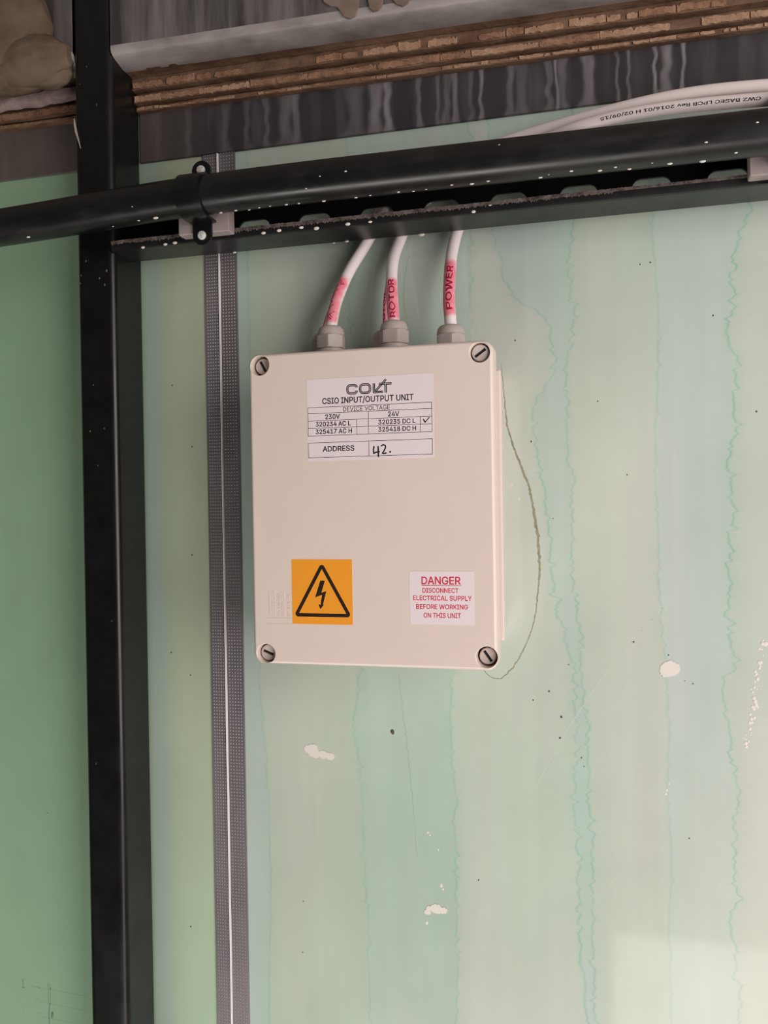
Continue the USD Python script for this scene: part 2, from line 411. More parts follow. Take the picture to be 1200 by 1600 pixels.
crack = ctl('89.9 116 92.2 89 93.9 68 97.9 52 101.9 40.4 106.9 25.6 111.9 12.4 114.7 -6 118 -29.5 118.8 -47.8 116.9 -74 112.4 -100 103.2 -121.5 92.5 -137.6 83.4 -143.8 76.6 -141.3 72.4 -136.7')
obj('tide_mark', ribbon(crack, [.35, .6, 1.3, 1.7, 1.6, 2.4, 1.6, .9, .8, .9, .5], 11, amp=.9), M['crack'], board_r, label='brown jagged tide mark curving round the right side of the box')
obj('tide_mark', ribbon(ctl('14.1 211.8 9.3 190.5 8.5 175 11 155.3 10.5 146'), [.3, .6, .5, .3], 13, amp=.5), M['faint'], board_r)
obj('tide_mark', ribbon(ctl('-1.6 -140.8 3.4 -184.2 7.2 -222.2 10.9 -271 12.7 -298'), [.2, .5, .5, .2], 14, amp=1.6), M['faint'], board_r)
rg = np.random.default_rng(5)


def splat(cx, cz, L, W, ang, seed, n=7, t=.35):
    g = np.random.default_rng(seed); shp = []
    for k in range(n):
        s = (k / (n - 1) - .5) * L + g.normal(0, L * .05); r = W * (.28 + .5 * g.random()) * (1 - .45 * abs(k / (n - 1) - .35))
        a = np.linspace(0, 2 * math.pi, 25)[:-1]; rr = r * (.85 + .3 * g.random(24))
        c = np.array([s * math.cos(ang) + g.normal(0, W * .18) * math.sin(ang), s * math.sin(ang) + g.normal(0, W * .18)])
        shp.append(Polygon(np.column_stack([c[0] + rr * np.cos(a) * 1.25, c[1] + rr * np.sin(a)])).buffer(0))
    from shapely import affinity
    return slab(affinity.translate(unary_union(shp), cx, cz), 0.02, -t)


obj('plaster_smear', splat(-74, -214, 20, 6, -.35, 1), M['white'], board_r)
obj('plaster_smear', splat(27, -341, 13, 6.5, .1, 2, 5), M['white'], board_r)
obj('plaster_smear', splat(218.6, -130.9, 6, 8, .3, 31, 9), M['white'], board_r)
dots = []
for k in range(46):
    q = k / 45; dots.append((288 - 14 * q + rg.normal(0, 1.6), -.02, -106 - 84 * q + rg.normal(0, 2.5)))
obj('plaster_spatter', blobs(dots, .5 + 1.0 * rg.random(46), (1, .35, 1.2), 1, 3), M['white'], board_r, kind='stuff')
obj('plaster_spatter', blobs([(22, 0, -276), (24, 0, -278), (31, 0, -290), (33, 0, -320), (34.5, 0, -323), (20, 0, -353), (215.4, 0, -227), (214.5, 0, -230), (217, 0, -222), (103, 0, 5), (97, 0, 16)], [.9, .7, .7, 1.3, .9, 1.2, 1, .9, .7, .8, .7], (1, .3, 1.3), 1, 4), M['white'], board_r, kind='stuff')
sp = ctl('-7.4 -191.9 -7 -192.8 125 -152.2 134.5 -172.7 133.2 -189.9 -92 -391 -90.7 -345.7 200.6 188.7 208.4 189.5 254.3 144.5 284.7 68.8 166.7 82.1 101.7 134.9 188.6 22.6 113.5 51.6 130.1 -11.4 191.8 -110.3 231.7 -263.7 64.9 -312.3 112 -160 141 -130 150 -205 152 -212 230 -140 236 -142 218 -120 -61 152')
obj('speck', blobs([(x, -.05, z) for x, z in sp], [1.8, 1.5, .8, 1.0, .9] + list(.4 + .4 * rg.random(len(sp) - 5)), (.9, .3, 1.1), 1, 6), M['speck'], board_r, kind='stuff')
sl = ctl('-348.8 -287.1 -209.4 113.9 -190.6 57.3 -192.5 -40.7 -215 -130 -196 -150 -200 -380')
obj('speck', blobs([(x, -.05, z) for x, z in sl], .5 + .4 * rg.random(len(sl)), (1, .3, 1), 1, 7), M['speck'], board_l, kind='stuff')
obj('scratch', ribbon(ctl('96 -272 146 -172 215 -82'), [.1, .55, .6, .2], 21, .3, .04), M['scratch'], board_r)
obj('scratch', ribbon(ctl('152 -334 172 -305 196 -275'), [.1, .5, .1], 23, .3, .04), M['scratch'], board_r)
for k in range(5): obj('scratch', ribbon(ctl(f'{158 + 4 * k} {-128 + 8 * k} {200 + 3 * k} {-112 + 7 * k} {236 - k} {-96 + 6 * k}'), [.1, .35, .1], 30 + k, .15, .04), M['scratch'], board_r)


def pen(strokes, w):
    return slab(unary_union([LineString(s).buffer(w / 2, quad_segs=3) for s in strokes]), .02, -.05)


def seg(*a): return [(a[i], a[i + 1]) for i in range(0, len(a), 2)]
obj('pencil_figure', pen([seg(-379.6, -450.5, -379.2, -458.5), seg(-380.6, -458.4, -377.6, -458.6)], .8), M['pencil'], board_l, label='pencilled figure 1')
obj('pencil_figure', pen([seg(-380.6, -464.6, -379, -463, -377.8, -464.6, -379.3, -467.6, -381, -470, -377.6, -470)], .6), M['pencil2'], board_l, label='pencilled figure 2')
obj('pencil_figure', pen([seg(-380.5, -476, -378, -476, -379.6, -479, -377.6, -480.5, -378.4, -483, -381, -483)], .6), M['pencil2'], board_l, label='pencilled figure 3')
obj('pencil_mark', pen([seg(-371, -455.6, -362, -456), seg(-362.5, -454.6, -361, -457), seg(-364, -455, -360.8, -456.4), seg(-366, -468, -363, -466.6, -360.5, -468, -363, -469.4, -366, -468), seg(-365, -481, -359, -481)], .55), M['pencil2'], board_l)
obj('pencil_mark', pen([seg(-351.6, -451, -351.6, -470), seg(-349.6, -451, -349, -470)], .55), M['pencil'], board_l)
obj('pencil_mark', pen([seg(-350, -470, -351.2, -480, -350.4, -494)], 1.0), M['pencil'], board_l)
obj('pencil_mark', blobs([(-347.3, 0, -480), (-347.6, 0, -482), (-349, 0, -456)], [2.0, 1.8, 1.1], (.75, .2, 1.2), 2, 8), M['pencil'], board_l)
obj('pencil_line', pen([seg(-372, -456, -309, -458), seg(-365, -470, -310, -472), seg(-362, -484, -310, -486)], .35), M['pencil2'], board_l)

# ---- joint strip over the seam
tr = thing('trim_1', 'dark grey dimpled metal joint strip with a bright central ridge, running down left of the box', kind='structure')
obj('strip', bevel_box(-175, -143.2, -1.4, -.05, -1498, 330, .4), M['tape'], tr, smooth=False)
rp = np.array([[-161.0, -1.3], [-160.5, -2.9], [-159.6, -2.9], [-159.1, -1.3]])
obj('ridge', loft([np.column_stack([rp[:, 0] + jag(1, .2, .1, k)[0], rp[:, 1], np.full(4, z)]) for k, z in enumerate(np.linspace(-1497, 329, 60))]), M['ridge'], tr, smooth=False, label='bright ridge line down the middle of the strip')
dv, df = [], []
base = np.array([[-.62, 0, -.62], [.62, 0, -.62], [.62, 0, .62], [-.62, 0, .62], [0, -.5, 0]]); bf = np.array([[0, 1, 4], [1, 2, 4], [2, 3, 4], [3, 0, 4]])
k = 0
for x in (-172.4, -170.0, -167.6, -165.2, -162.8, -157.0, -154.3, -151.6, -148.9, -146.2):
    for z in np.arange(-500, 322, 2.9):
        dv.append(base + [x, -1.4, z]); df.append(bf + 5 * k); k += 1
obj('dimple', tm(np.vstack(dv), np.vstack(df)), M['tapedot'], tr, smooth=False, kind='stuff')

# ---- flashing strip at the wall head, split round the post
PX0, PX1 = -273.0, -235.8
f_ = thing('trim_2', 'dark grey wall-head flashing strip streaked with pale drip runs', kind='structure')
DR = [(455, 18, .5), (470, 10, .7), (560, 22, .45), (590, 16, .75), (608, 9, 1.1), (655, 7, .7), (685, 5, .5), (700, 10, .5), (712, 8, .8), (755, 5, 1.0), (800, 9, .6), (818, 14, .5), (860, 9, .6), (880, 12, .55), (872, 3, 1.3), (920, 16, 1.0), (968, 4, .8), (985, 4, .9), (1028, 5, 1.4), (1045, 14, 1.0), (1072, 5, 1.4), (300, 8, .25), (360, 10, .3), (395, 8, .4), (425, 7, .5), (740, 6, .4), (250, 9, .2)]


def flash_piece(x0, x1, seed):
    x = np.arange(x0, x1 + .1, 1.0); z = np.r_[318.0, 318.6, np.linspace(320, 372, 24)]
    X, Z = np.meshgrid(x, z); C = np.zeros(X.shape + (3,)) + np.array([.042, .038, .043])
    px = np.interp(X, [-350, -238, 17, 153, 286, 700], [50, 215, 640, 900, 1180, 2050])
    tz = np.clip((Z - 318) / 44, 0, 1); amount = np.zeros(X.shape)
    for p, w, s in DR:
        c = p + 5 * (meshkit.noise(np.stack([Z * .12, X * 0 + p, X * 0], -1), 3) - .5)
        ww = w * (.75 + .9 * np.exp(-tz / .10) + .8 * np.exp(-(1 - tz) / .16))
        amount = np.maximum(amount, s * np.exp(-np.abs((px - c) / (.62 * ww)) ** 4) * (.55 + .75 * meshkit.fbm(np.stack([X * .5, Z * .06, X * 0], -1), 3, int(p))))
    gen = np.clip(fb(X, Z, .09, .012, 51) + .04, 0, 1) * .8
    amount = np.clip(amount + gen * .8, 0, 1.6)[..., None]
    C = C + np.array([.165, .15, .157]) * amount
    warm = np.clip((-150 - X) / 130, 0, 1)[..., None]
    C = C * (1 - warm * .75) + np.array([.15, .122, .107]) * warm * .75
    n, m = X.shape
    front = grid_slab(X, Z, -3.0, 0)
    vb = front.vertices[:m] + [0, 2.9, 0]; v = np.vstack([front.vertices, vb]); i = np.arange(m - 1); o = n * m
    f2 = np.vstack([np.column_stack([i, o + i, i + 1]), np.column_stack([i + 1, o + i, o + i + 1])])
    return tm(v, np.vstack([front.faces, f2])), np.vstack([C.reshape(-1, 3), C[0]])


for a, b in ((-900, PX0 - .3), (PX1 + .3, 560)):
    m_, c_ = flash_piece(a, b, 1); obj('strip', m_, M['flash'], f_, colors=c_)

# ---- stepped brown ledge above the flashing with its scale pieces
zdrop = lambda x: -.011 * (min(max(x, -400), 420) + 154)
led = thing('trim_3', 'brown stepped ledge flaking in tan pieces between flashing and steel deck', kind='structure')
prof = np.array([(-1, 360.8), (-8.6, 360.8), (-9, 361.2), (-9, 364.6), (-6.4, 365), (-6.4, 366.2), (-13, 366.4), (-13.4, 373.2), (-8.6, 374), (-8.6, 376.6), (-16, 377), (-16.4, 386), (-15, 387.4), (-29, 388.2), (-29, 394), (-1, 394)])
for a, b in ((-900, PX0 - .3), (PX1 + .3, 560)):
    xs = np.arange(a, b + .01, (b - a) / int((b - a) / 4.0))
    m_ = extrude_x(prof, xs, zdrop)
    v = m_.vertices.copy(); nz = np.stack([fb(v[:, 0], v[:, 2], .11, .35, 60 + q) for q in range(3)], 1)
    inner = v[:, 1] < -2; v[inner] += nz[inner] * [0, 2.2, 1.5]
    obj('ledge_body', tm(v, m_.faces), M['rust'], led, smooth=40)
fr = np.random.default_rng(12)


def flake(x0, x1, z0, z1, yb, t, mat_, seed):
    g = np.random.default_rng(seed); n = max(4, int((x1 - x0) / 2.2)); h = z1 - z0
    n = max(5, int((x1 - x0) / 1.1)); xs = np.linspace(x0, x1, n) + .3 * (g.random(n) - .5); j = lambda: np.clip(.72 + jag(n, .42, .35, seed + int(99 * g.random())), 0, 1)
    top = z1 - h * .5 * (1 - j()) - .35 * h * g.random(n) * (g.random(n) < .10); bot = z0 + h * .38 * (1 - j())
    top[[0, -1]] -= h * .12 * g.random(2); bot[[0, -1]] += h * .12 * g.random(2)
    up_ = np.column_stack([xs, top + [zdrop(x) for x in xs]]); dn = np.column_stack([xs, bot + [zdrop(x) for x in xs]])
    P = Polygon(np.vstack([up_, dn[::-1]])).buffer(0)
    m = slab(P, yb, yb - t); v = m.vertices.copy()
    fr_ = v[:, 1] < yb - t * .5; v[fr_, 1] += .5 * (g.random(int(fr_.sum())) - .5)
    obj('flake', tm(v, m.faces), mat_, led, smooth=False)


sd = 100
for z0, z1, yb, rng_, gap, bare in ((361.2, 364.8, -8.2, (4, 26), (.4, 3), .10), (366.3, 373.4, -12.4, (14, 60), (.3, 1.6), .03), (377.2, 385.6, -15.4, (5, 34), (.8, 6), .20)):
    x = PX1 + 1.5
    while x < 320:
        L = rng_[0] + (rng_[1] - rng_[0]) * fr.random() ** 1.4
        right = np.clip((x + 100) / 200, 0, 1)
        if fr.random() > bare:
            flake(x, x + L, z0, z1 - (1.2 * fr.random() if z0 < 370 else 2.6 * fr.random()), yb, 1.5, M['flake_a'] if fr.random() < .35 + .4 * right else M['flake_b'], sd)
        sd += 1; x += L + gap[0] + (gap[1] - gap[0]) * fr.random() ** 2
for (x0, x1, z0, z1, yb) in ((-480, -334, 366.3, 373.2, -12.4), (-333, -274.5, 366.4, 373.4, -12.4), (-480, -372, 361.2, 364.8, -8.2), (-371, -274.5, 361.2, 364.6, -8.2)):
    flake(x0, x1, z0, z1, yb, 1.5, M['flake_b'], sd); sd += 1
# plaster bead on the ledge left of the post
xs = np.linspace(-520, PX0 - .5, 70)
bead = np.array([(-14, 377.5), (-19, 378), (-21.5, 380), (-22, 384), (-21, 387.5), (-16, 389), (-12, 388)])
m_ = extrude_x(bead, xs); v = m_.vertices.copy(); v += np.stack([0 * v[:, 0], 3 * fb(v[:, 0], v[:, 2], .09, .3, 71), 5.5 * fb(v[:, 0], v[:, 2], .06, .15, 72)], 1)
obj('plaster_bead', tm(v, m_.faces), M['plaster'], led, label='lumpy pinkish white plaster strip left of the post')

# ---- steel deck above
dz = lambda x: -.016 * (min(max(x, -300), 420) + 140)
for a, b in ((-900, PX0 - .3), (PX1 + .3, 560)):
    xs = np.linspace(a, b, 120)
    lip = np.array([(-26, 387.5), (-31, 387.5), (-42, 390.2), (-46.5, 391.6), (-49, 393.4), (-50.2, 396.2), (-50.2, 399), (-49, 399), (-44, 394.5), (-26, 391)])
    m_ = extrude_x(lip, xs, dz); v = m_.vertices.copy(); v[:, 2] += .7 * fb(v[:, 0], v[:, 1], .05, .3, 81)
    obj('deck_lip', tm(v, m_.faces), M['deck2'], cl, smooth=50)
    web = np.array([(-50.1, 398.6), (-50.1, 598), (-48.6, 598), (-48.6, 398.6)])
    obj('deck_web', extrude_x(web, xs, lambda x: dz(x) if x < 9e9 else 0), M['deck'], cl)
for k, p in enumerate(('-42 420 -41 406 -36 402 -30 400.5 -27 396 -24 391.5 -20 389.5 -16 391 -13.5 396 -12.6 403 -12 420', '-4.6 420 -4.2 401 -3 395 -.5 392.4 3 392.6 6 395 7 400 7.4 420', '15 420 16 398.5 19 394.5 23 392.6 27 394 29 397 30 420')):
    obj('mud_run', slab(Polygon(ctl(p)).buffer(1).buffer(-.6), -50, -52.2), M['mud'], cl, smooth=False)

# ---------------------------------------------------------------- things
# brown expanding foam at the top left
def lump(c, r, seed, amp=.22):
    m = trimesh.creation.icosphere(4, 1.0); v = m.vertices
    d = 1 + amp * (meshkit.fbm(v * 1.7 + 5 * seed, 4, seed) - .5) * 2
    return tm(np.asarray(c) + v * d[:, None] * np.asarray(r), m.faces)


fo = to_man(lump((-352, -52, 424), (60, 24, 52), 1, .12)) + to_man(lump((-316, -52, 397), (44, 20, 22), 2, .12)) + to_man(lump((-430, -50, 420), (70, 24, 50), 3, .12)) + to_man(lump((-352, -52, 468), (42, 22, 40), 4, .12))
fo = fo + to_man(lump((-400, -47, 394), (60, 16, 20), 5, .15)) + to_man(lump((-335, -46, 391), (50, 15, 17.5), 6, .15)) + to_man(lump((-300, -46, 389), (24, 14, 15), 7, .15))
fo = fo.trim_by_plane((-1, 0, 0), -PX0 + 1.0)
foam = obj('foam_lump', from_man(fo), M['foam'], smooth=50)
keys(foam, 'lumpy brown expanding foam filling the top left corner beside the post', 'foam')

# steel post
post = thing('steel_post', 'tall black square steel post left of the joint strip', 'post', loc=((PX0 + PX1) / 2, -25.5, -1500))
q = rrect((PX1 - PX0) / 2, 24.75, 6.5, 8); q = q + [(PX0 + PX1) / 2, -25.5]
obj('tube', loft([np.column_stack([q, np.full(len(q), z)]) for z in (-1500, -900, -300, 0, 300, 598)]), M['black'], post, smooth=35)
dp = Polygon(seg(-272.2, 343, -271.4, 341, -270.2, 335, -268.9, 329, -267.2, 322, -265.9, 316, -266.4, 316, -268.0, 321.5, -269.8, 326.5, -271.4, 331, -272.4, 337))
obj('paint_drip', slab(dp, -50.1, -50.7), M['cream'], post, label='cream drip on the upper left edge')
pts = [(-266, -50.3, 372), (-259, -50.3, 386), (-250, -50.3, 352), (-271, -50, 360), (-258, -50.3, 110), (-262, -50.3, 70), (-248, -50.3, 72), (-244, -50.3, -95), (-262, -50.3, -220), (-255, -50.3, 40), (-268, -50.3, 206), (-269, -50.3, 199), (-263, -50.3, 218), (-250, -50.3, 202), (-243, -50.3, 208), (-245, -50.3, 196)]
obj('paint_speck', blobs(pts, .4 + .5 * np.random.default_rng(3).random(len(pts)), (1, .4, 1.5), 1, 9), M['dust'], post, kind='stuff')

# strut channel
st = thing('strut_channel', 'black slotted strut channel running level above the box, its lip furred with dust', 'channel', loc=(PX1, -34, 223.5))
YF, YB, Z0, Z1, X0, X1 = -54.5, -16.6, 223.5, 264.5, PX1 + .1, 560
o = np.array([(YB, Z0 + 1.5), (YB - 1.5, Z0), (YF + 2.5, Z0), (YF + .7, Z0 + .7), (YF, Z0 + 2.5), (YF, Z0 + 7.2), (YF + 2, Z0 + 7.6), (YF + 6.5, Z0 + 7.6), (YF + 6.5, Z0 + 5.6), (YF + 2.4, Z0 + 5.2), (YF + 2.4, Z0 + 2.6), (YB - 2, Z0 + 2.5), (YB, Z0 + 2.5)])
lower = extrude_x(o, np.linspace(X0, X1, 30))
up_ = o.copy(); up_[:, 1] = Z0 + Z1 - up_[:, 1]
upper = extrude_x(up_[::-1], np.linspace(X0, X1, 30))
webp = sbox(X0, Z0 + 2, X1, Z1 - 2)
slots = unary_union([LineString([(x - 7.5, 242.2), (x + 7.5, 242.2)]).buffer(7.0) for x in np.arange(-173, 560, 54.6)])
obj('channel', cat_([lower, upper, slab(webp.difference(slots), YB, YB - 2.5)]), M['strut'], st, smooth=35)
n = 700; xs = np.linspace(X0 + .5, 300, n)
hgt = 1.3 + np.abs(jag(n, 2.2, .55, 91)) + .5 * np.maximum(jag(n, 2.0, .12, 92), 0); dn_ = np.abs(jag(n, 3.2, .6, 93)) * (xs < 180) + .4
du = slab(Polygon(np.vstack([np.column_stack([xs, 230.4 + hgt * .5]), np.column_stack([xs, 229.6 - dn_])[::-1]])).buffer(0), -54.3, -55.4)
obj('dust', du, M['dust'], st, smooth=False, kind='stuff')
RS = [(-95.4, -54.5, 225.2), (-81.9, -54.3, 226.0), (-62.7, -54.5, 226.5), (-49.9, -54.5, 224.6), (-23.6, -54.3, 225.5), (-5.1, -54.4, 225.4), (77.1, -54.3, 225.1), (89.9, -54.3, 229.0), (-35.5, -18.6, 223.4), (28.3, -17.6, 223.4), (-72.3, -54.3, 229.4), (-47.3, -17.4, 223.4), (-184.1, -54.5, 224.1), (-175.2, -54.5, 224.6), (-205.5, -53.9, 223.6), (-137.5, -18.0, 223.5)]
obj('paint_speck', blobs(RS, [1.7, 1.8, 1.7, 2.0, 1.8, 1.4, 1.5, 1.3, 1.6, 2.4, 1.0, 1.0, 1.6, 1.8, 1.5, 1.4], (1.15, .6, .7), 2, 10), M['white'], st, kind='stuff')

# conduit
cp = [(-700, -83, 233), (-480, -83, 238.5), (-287, -83, 244), (-170, -83, 249.3), (16, -83, 250.5), (198, -83, 249), (420, -83, 248), (560, -83, 247)]
co = thing('conduit_pipe', 'long black conduit pipe crossing in front of the post', 'pipe', loc=(16, -83, 250.5))
obj('pipe', Tube(cp, 15.2, 40, 6).mesh(), M['conduit'], co, smooth=True)
CS = [(25.4, -84.3, 235.3), (36.5, -82.9, 235.2), (46.4, -84.2, 235.2), (66, -86.3, 235.4), (80.8, -85.3, 235.1), (92.8, -86.5, 235.2), (-34.1, -82, 235.6), (-8.5, -82, 235.5), (3.2, -83.4, 235.5), (-64.3, -83.2, 235.6), (-54.4, -82.4, 235.6), (-87, -83, 235.5), (-77.8, -83.4, 235.6), (-31.6, -97.8, 248.4), (-11.4, -98, 249.7), (-43.7, -94.9, 241.6), (102.4, -96.8, 256.1), (130, -84.3, 234.5), (136.1, -86.8, 234.9), (151.9, -88.1, 235.2), (171.4, -85.6, 234.3), (182, -87.5, 234.7), (191.4, -83.5, 233.9), (206.4, -87.8, 234.7), (218.2, -85.2, 233.9), (239.6, -83.8, 233.6), (260.3, -89.2, 234.7), (240.8, -96.1, 241.4), (272.5, -98.1, 249.8), (-291.4, -89.2, 230.1), (-189.7, -96.6, 242.4), (-174.1, -87.7, 234.9), (-214.8, -95, 238.7), (-119.9, -82.3, 235.2), (-106.8, -83, 235.4), (-96.6, -80.3, 235.7), (-189.5, -87.6, 234.2), (-214.2, -85.3, 232.7)]
cr = [1.2, 1.2, 1.0, 1.2, 1.8, 1.4, 1.6, 1.3, 1.0, 1.4, 1.1, 1.0, .9, .9, 1.1, .8, .7, 1.6, .7, 1.4, 1.7, 1.1, 1.5, .8, 1.9, 2.2, 1.1, 1.2, 1.0, 1.8, .8, 2.4, .7, 1.4, 1.4, 1.2, 1.2, 1.1]
obj('paint_speck', blobs(CS, np.array(cr) * .85, (1.15, .55, .6), 2, 11), M['white'], co, kind='stuff')


def saddle(xc, zc, label, bx0, bx1, sw):
    s = thing('conduit_saddle', label, 'clip', 'saddles clamping the conduit', loc=(xc, -66, zc))
    obj('spacer_block', bevel_box(bx0, bx1, -66.5, -54.6, 226.0, 262, 1.0), M['spacer'], s, label='grey spacer block behind the strap')
    y0 = -83; ro, ri = 17.4, 15.35
    # strap section in (y, z): half ring over the pipe, then two feet
    a = np.radians(np.linspace(-90, 90, 25))
    outer = [(y0 - ro * math.cos(t), zc + ro * math.sin(t)) for t in a]
    inner = [(y0 - ri * math.cos(t), zc + ri * math.sin(t)) for t in a[::-1]]
    sec = np.array([(-68.6, zc - ro)] + outer + [(-68.6, zc + ro), (-68.6, zc + ri)] + inner + [(-68.6, zc - ri)])
    band = extrude_x(sec, np.linspace(xc - sw, xc + sw, 3))
    tabs = []
    for sg in (-1, 1):
        P = unary_union([LineString([(xc - 2, zc + sg * 17), (xc - 2, zc + sg * 26)]).buffer(8.2, quad_segs=10)])
        P = P.intersection(sbox(xc - 30, zc + 15.2, xc + 30, zc + 60) if sg > 0 else sbox(xc - 30, zc - 60, xc + 30, zc - 15.2))
        tabs.append(slab(P, -66.6, -69.0))
    obj('strap', cat_([band] + tabs), M['black'], s, smooth=35)
    for sg in (-1, 1):
        head = lathe([(0.01, 0), (3.7, 0), (3.7, .9), (3.1, 2.0), (1.8, 2.7), (0.01, 2.9)], 24)
        H = to_man(head)
        for an in (20, 110):
            c = trimesh.creation.box(extents=(5.0, .95, 2.4)); c.apply_transform(trimesh.transformations.rotation_matrix(math.radians(an), [0, 0, 1])); c.apply_translation((0, 0, 2.9)); H = H - to_man(c)
        v = from_man(H); w = np.column_stack([v.vertices[:, 0] + xc - 2, -69.0 - v.vertices[:, 2], v.vertices[:, 1] + zc + sg * 26.5])
        m = tm(w, v.faces); m.invert() if m.volume < 0 else None
        obj('screw', m, M['screw'], s, smooth=25, label='bright cross-head screw')


saddle(-141, 249.8, 'black pipe saddle with two bright screws just right of the post', -165.5, -120.5, 10.5)
saddle(298, 248.4, 'pipe saddle at the right edge of the picture, its grey spacer block showing', 272.2, 322, 10.5)

# ---------------------------------------------------------------- junction box
jb = thing('junction_box', 'pale grey plastic junction box with stickers and a screw in each corner', 'electrical box', loc=(0, 0, -120))


def loop_xz(hw, hh, r, y, seg_=8, cx=0, cz=0):
    p = rrect(hw, hh, r, seg_); return np.column_stack([p[:, 0] + cx, np.full(len(p), y), p[:, 1] + cz])


b0 = loft([loop_xz(86.0, 114.5, 7, -.05), loop_xz(92.4, 117.8, 7, -71)])
b1 = loft([loop_xz(91.0, 102, 1.5, -.05), loop_xz(97.7, 101, 1.5, -69.5), loop_xz(97.0, 100, 1.5, -70.6)])
b2 = loft([loop_xz(76, 116.0, 1.5, -.05), loop_xz(75, 119.2, 1.5, -70.5), loop_xz(74, 118.6, 1.5, -71.2)])
obj('body', from_man(to_man(b0) + to_man(b1) + to_man(b2)), M['plastic'], jb, smooth=30)
R0 = 8.0
lid = loft([loop_xz(94.2, 119.2, R0, -71.4), loop_xz(95, 120, R0, -72.2), loop_xz(95, 120, R0, -86.8), loop_xz(94.75, 119.75, R0, -88.2), loop_xz(94.0, 119.0, R0, -89.4), loop_xz(93.0, 118.0, R0, -89.9), loop_xz(92.4, 117.4, R0, -90.0)])
L = to_man(lid)
SC = [(-86.2, 111.4, 9.0, -62, 7.2), (85.2, 111.2, 7.6, 35, 3.0), (-84.6, -112.2, 7.8, -22, 5.0), (87.2, -110.2, 8.4, -55, 5.5)]
for x, z, r, an, dep in SC:
    r = min(r, 8.2)
    c = lathe([(0.01, 0), (r - .5, 0), (r - .5, 16), (r - .2, 17.6), (r + .7, 18.4), (r + .7, 24), (0.01, 24)], 40)
    w = tm(np.column_stack([c.vertices[:, 0] + x, -72.0 - c.vertices[:, 2] + .0, c.vertices[:, 1] + z]), c.faces); w.invert() if w.volume < 0 else None
    L = L - to_man(w)
lid_p = obj('lid', from_man(L), M['plastic'], jb, smooth=30)
for x, z, r, an, dep in SC:
    h = 90 - dep - 73
    c = to_man(lathe([(0.01, -.8), (6.2, -.8), (6.2, h - .8), (5.5, h), (0.01, h)], 36))
    s = trimesh.creation.box(extents=(9.4, 2.3, 3.6)); s.apply_transform(trimesh.transformations.rotation_matrix(math.radians(an), [0, 0, 1])); s.apply_translation((0, 0, h))
    c = from_man(c - to_man(s))
    w = tm(np.column_stack([c.vertices[:, 0] + x, -73.0 - c.vertices[:, 2], c.vertices[:, 1] + z]), c.faces); w.invert() if w.volume < 0 else None
    sc = obj('lid_screw', w, M['lidscrew'], jb, smooth=30)
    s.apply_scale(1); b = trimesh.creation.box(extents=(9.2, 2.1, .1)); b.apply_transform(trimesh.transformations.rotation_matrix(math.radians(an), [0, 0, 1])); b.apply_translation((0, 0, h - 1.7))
    obj('slot', tm(np.column_stack([b.vertices[:, 0] + x, -73.0 - b.vertices[:, 2], b.vertices[:, 1] + z]), b.faces[:, ::-1]), M['dark'], sc, smooth=False, label='dark plate painting shade into the screw slot')  # thin dark sheet on the slot floor, standing in for its shade
# raised moulding marks lower left: frame lines and rows too small to read
mo = [sbox(-83, -84.9, -62.3, -84.4), sbox(-83, -89.3, -62.3, -88.9), sbox(-77.0, -84, -76.4, -62.5), sbox(-69.2, -84, -68.7, -63)]
gr = np.random.default_rng(8)
for xr, w, z0_, z1_ in ((-81.6, 1.6, -83.6, -66), (-79.0, 1.5, -83.6, -64), (-74.0, 2.6, -83.6, -66), (-71.2, 1.6, -83.6, -65), (-66.2, 2.4, -83.6, -66.5)):
    z = z0_
    while z < z1_:
        d = .5 + .5 * gr.random()
        if gr.random() < .8: mo.append(sbox(xr + .3 * gr.random(), z, xr + w * (.6 + .4 * gr.random()), z + d))
        z += d + .35
obj('moulded_mark', slab(unary_union(mo), -89.95, -90.16), M['plastic'], lid_p, smooth=False, label='faint raised moulding marks')

# rating label
LY = -90.14
lab = obj('rating_label', slab(Polygon(rrect(49.2, 31.1, .4, 2) + [1.45, 66.95]), -89.98, LY), M['label'], jb, smooth=False, label='white printed rating label with a hand-written number')
ink = [text('CSIO INPUT/OUTPUT UNIT', 4.3, -35.2, 35.8, 79.0, LY, bold=True), text('DEVICE VOLTAGE', 3.3, -18.7, 17.6, 72.7, LY),
       text('230V', 3.5, -33.1, -21.4, 67.4, LY, bold=True), text('24V', 3.5, 16.1, 24.7, 67.5, LY, bold=True),
       text('320234 AC L', 3.3, -40.8, -12.9, 62.1, LY, bold=True), text('325417 AC H', 3.3, -40.9, -12.0, 56.4, LY, bold=True),
       text('320235 DC L', 3.3, 8.6, 37.0, 61.9, LY, bold=True), text('325418 DC H', 3.3, 8.5, 37.4, 56.4, LY, bold=True), text('ADDRESS', 3.9, -35.5, -10.4, 42.9, LY, bold=True)]
lw = .34
hl = lambda x0, x1, z: sbox(x0, z - lw / 2, x1, z + lw / 2)
vl = lambda x, z0, z1: sbox(x - lw / 2, z0, x + lw / 2, z1)
ru = [hl(-47, 49.5, z) for z in (76.6, 72.0, 66.4, 60.8, 55.0, 49.7, 38.5)] + [vl(x, 55, 76.6) for x in (-46.9, 49.4)] + [vl(x, 38.5, 49.7) for x in (-46.9, 49.4, .9)] + [vl(.9, 55, 72), vl(-8.1, 55, 66.4), vl(40.6, 55, 66.4)]
obj('lettering', cat_(ink), M['ink'], lab, smooth=False, label='black printed lettering')
obj('table_rule', slab(unary_union(ru), LY, LY - .05), M['ink'], lab, smooth=False)
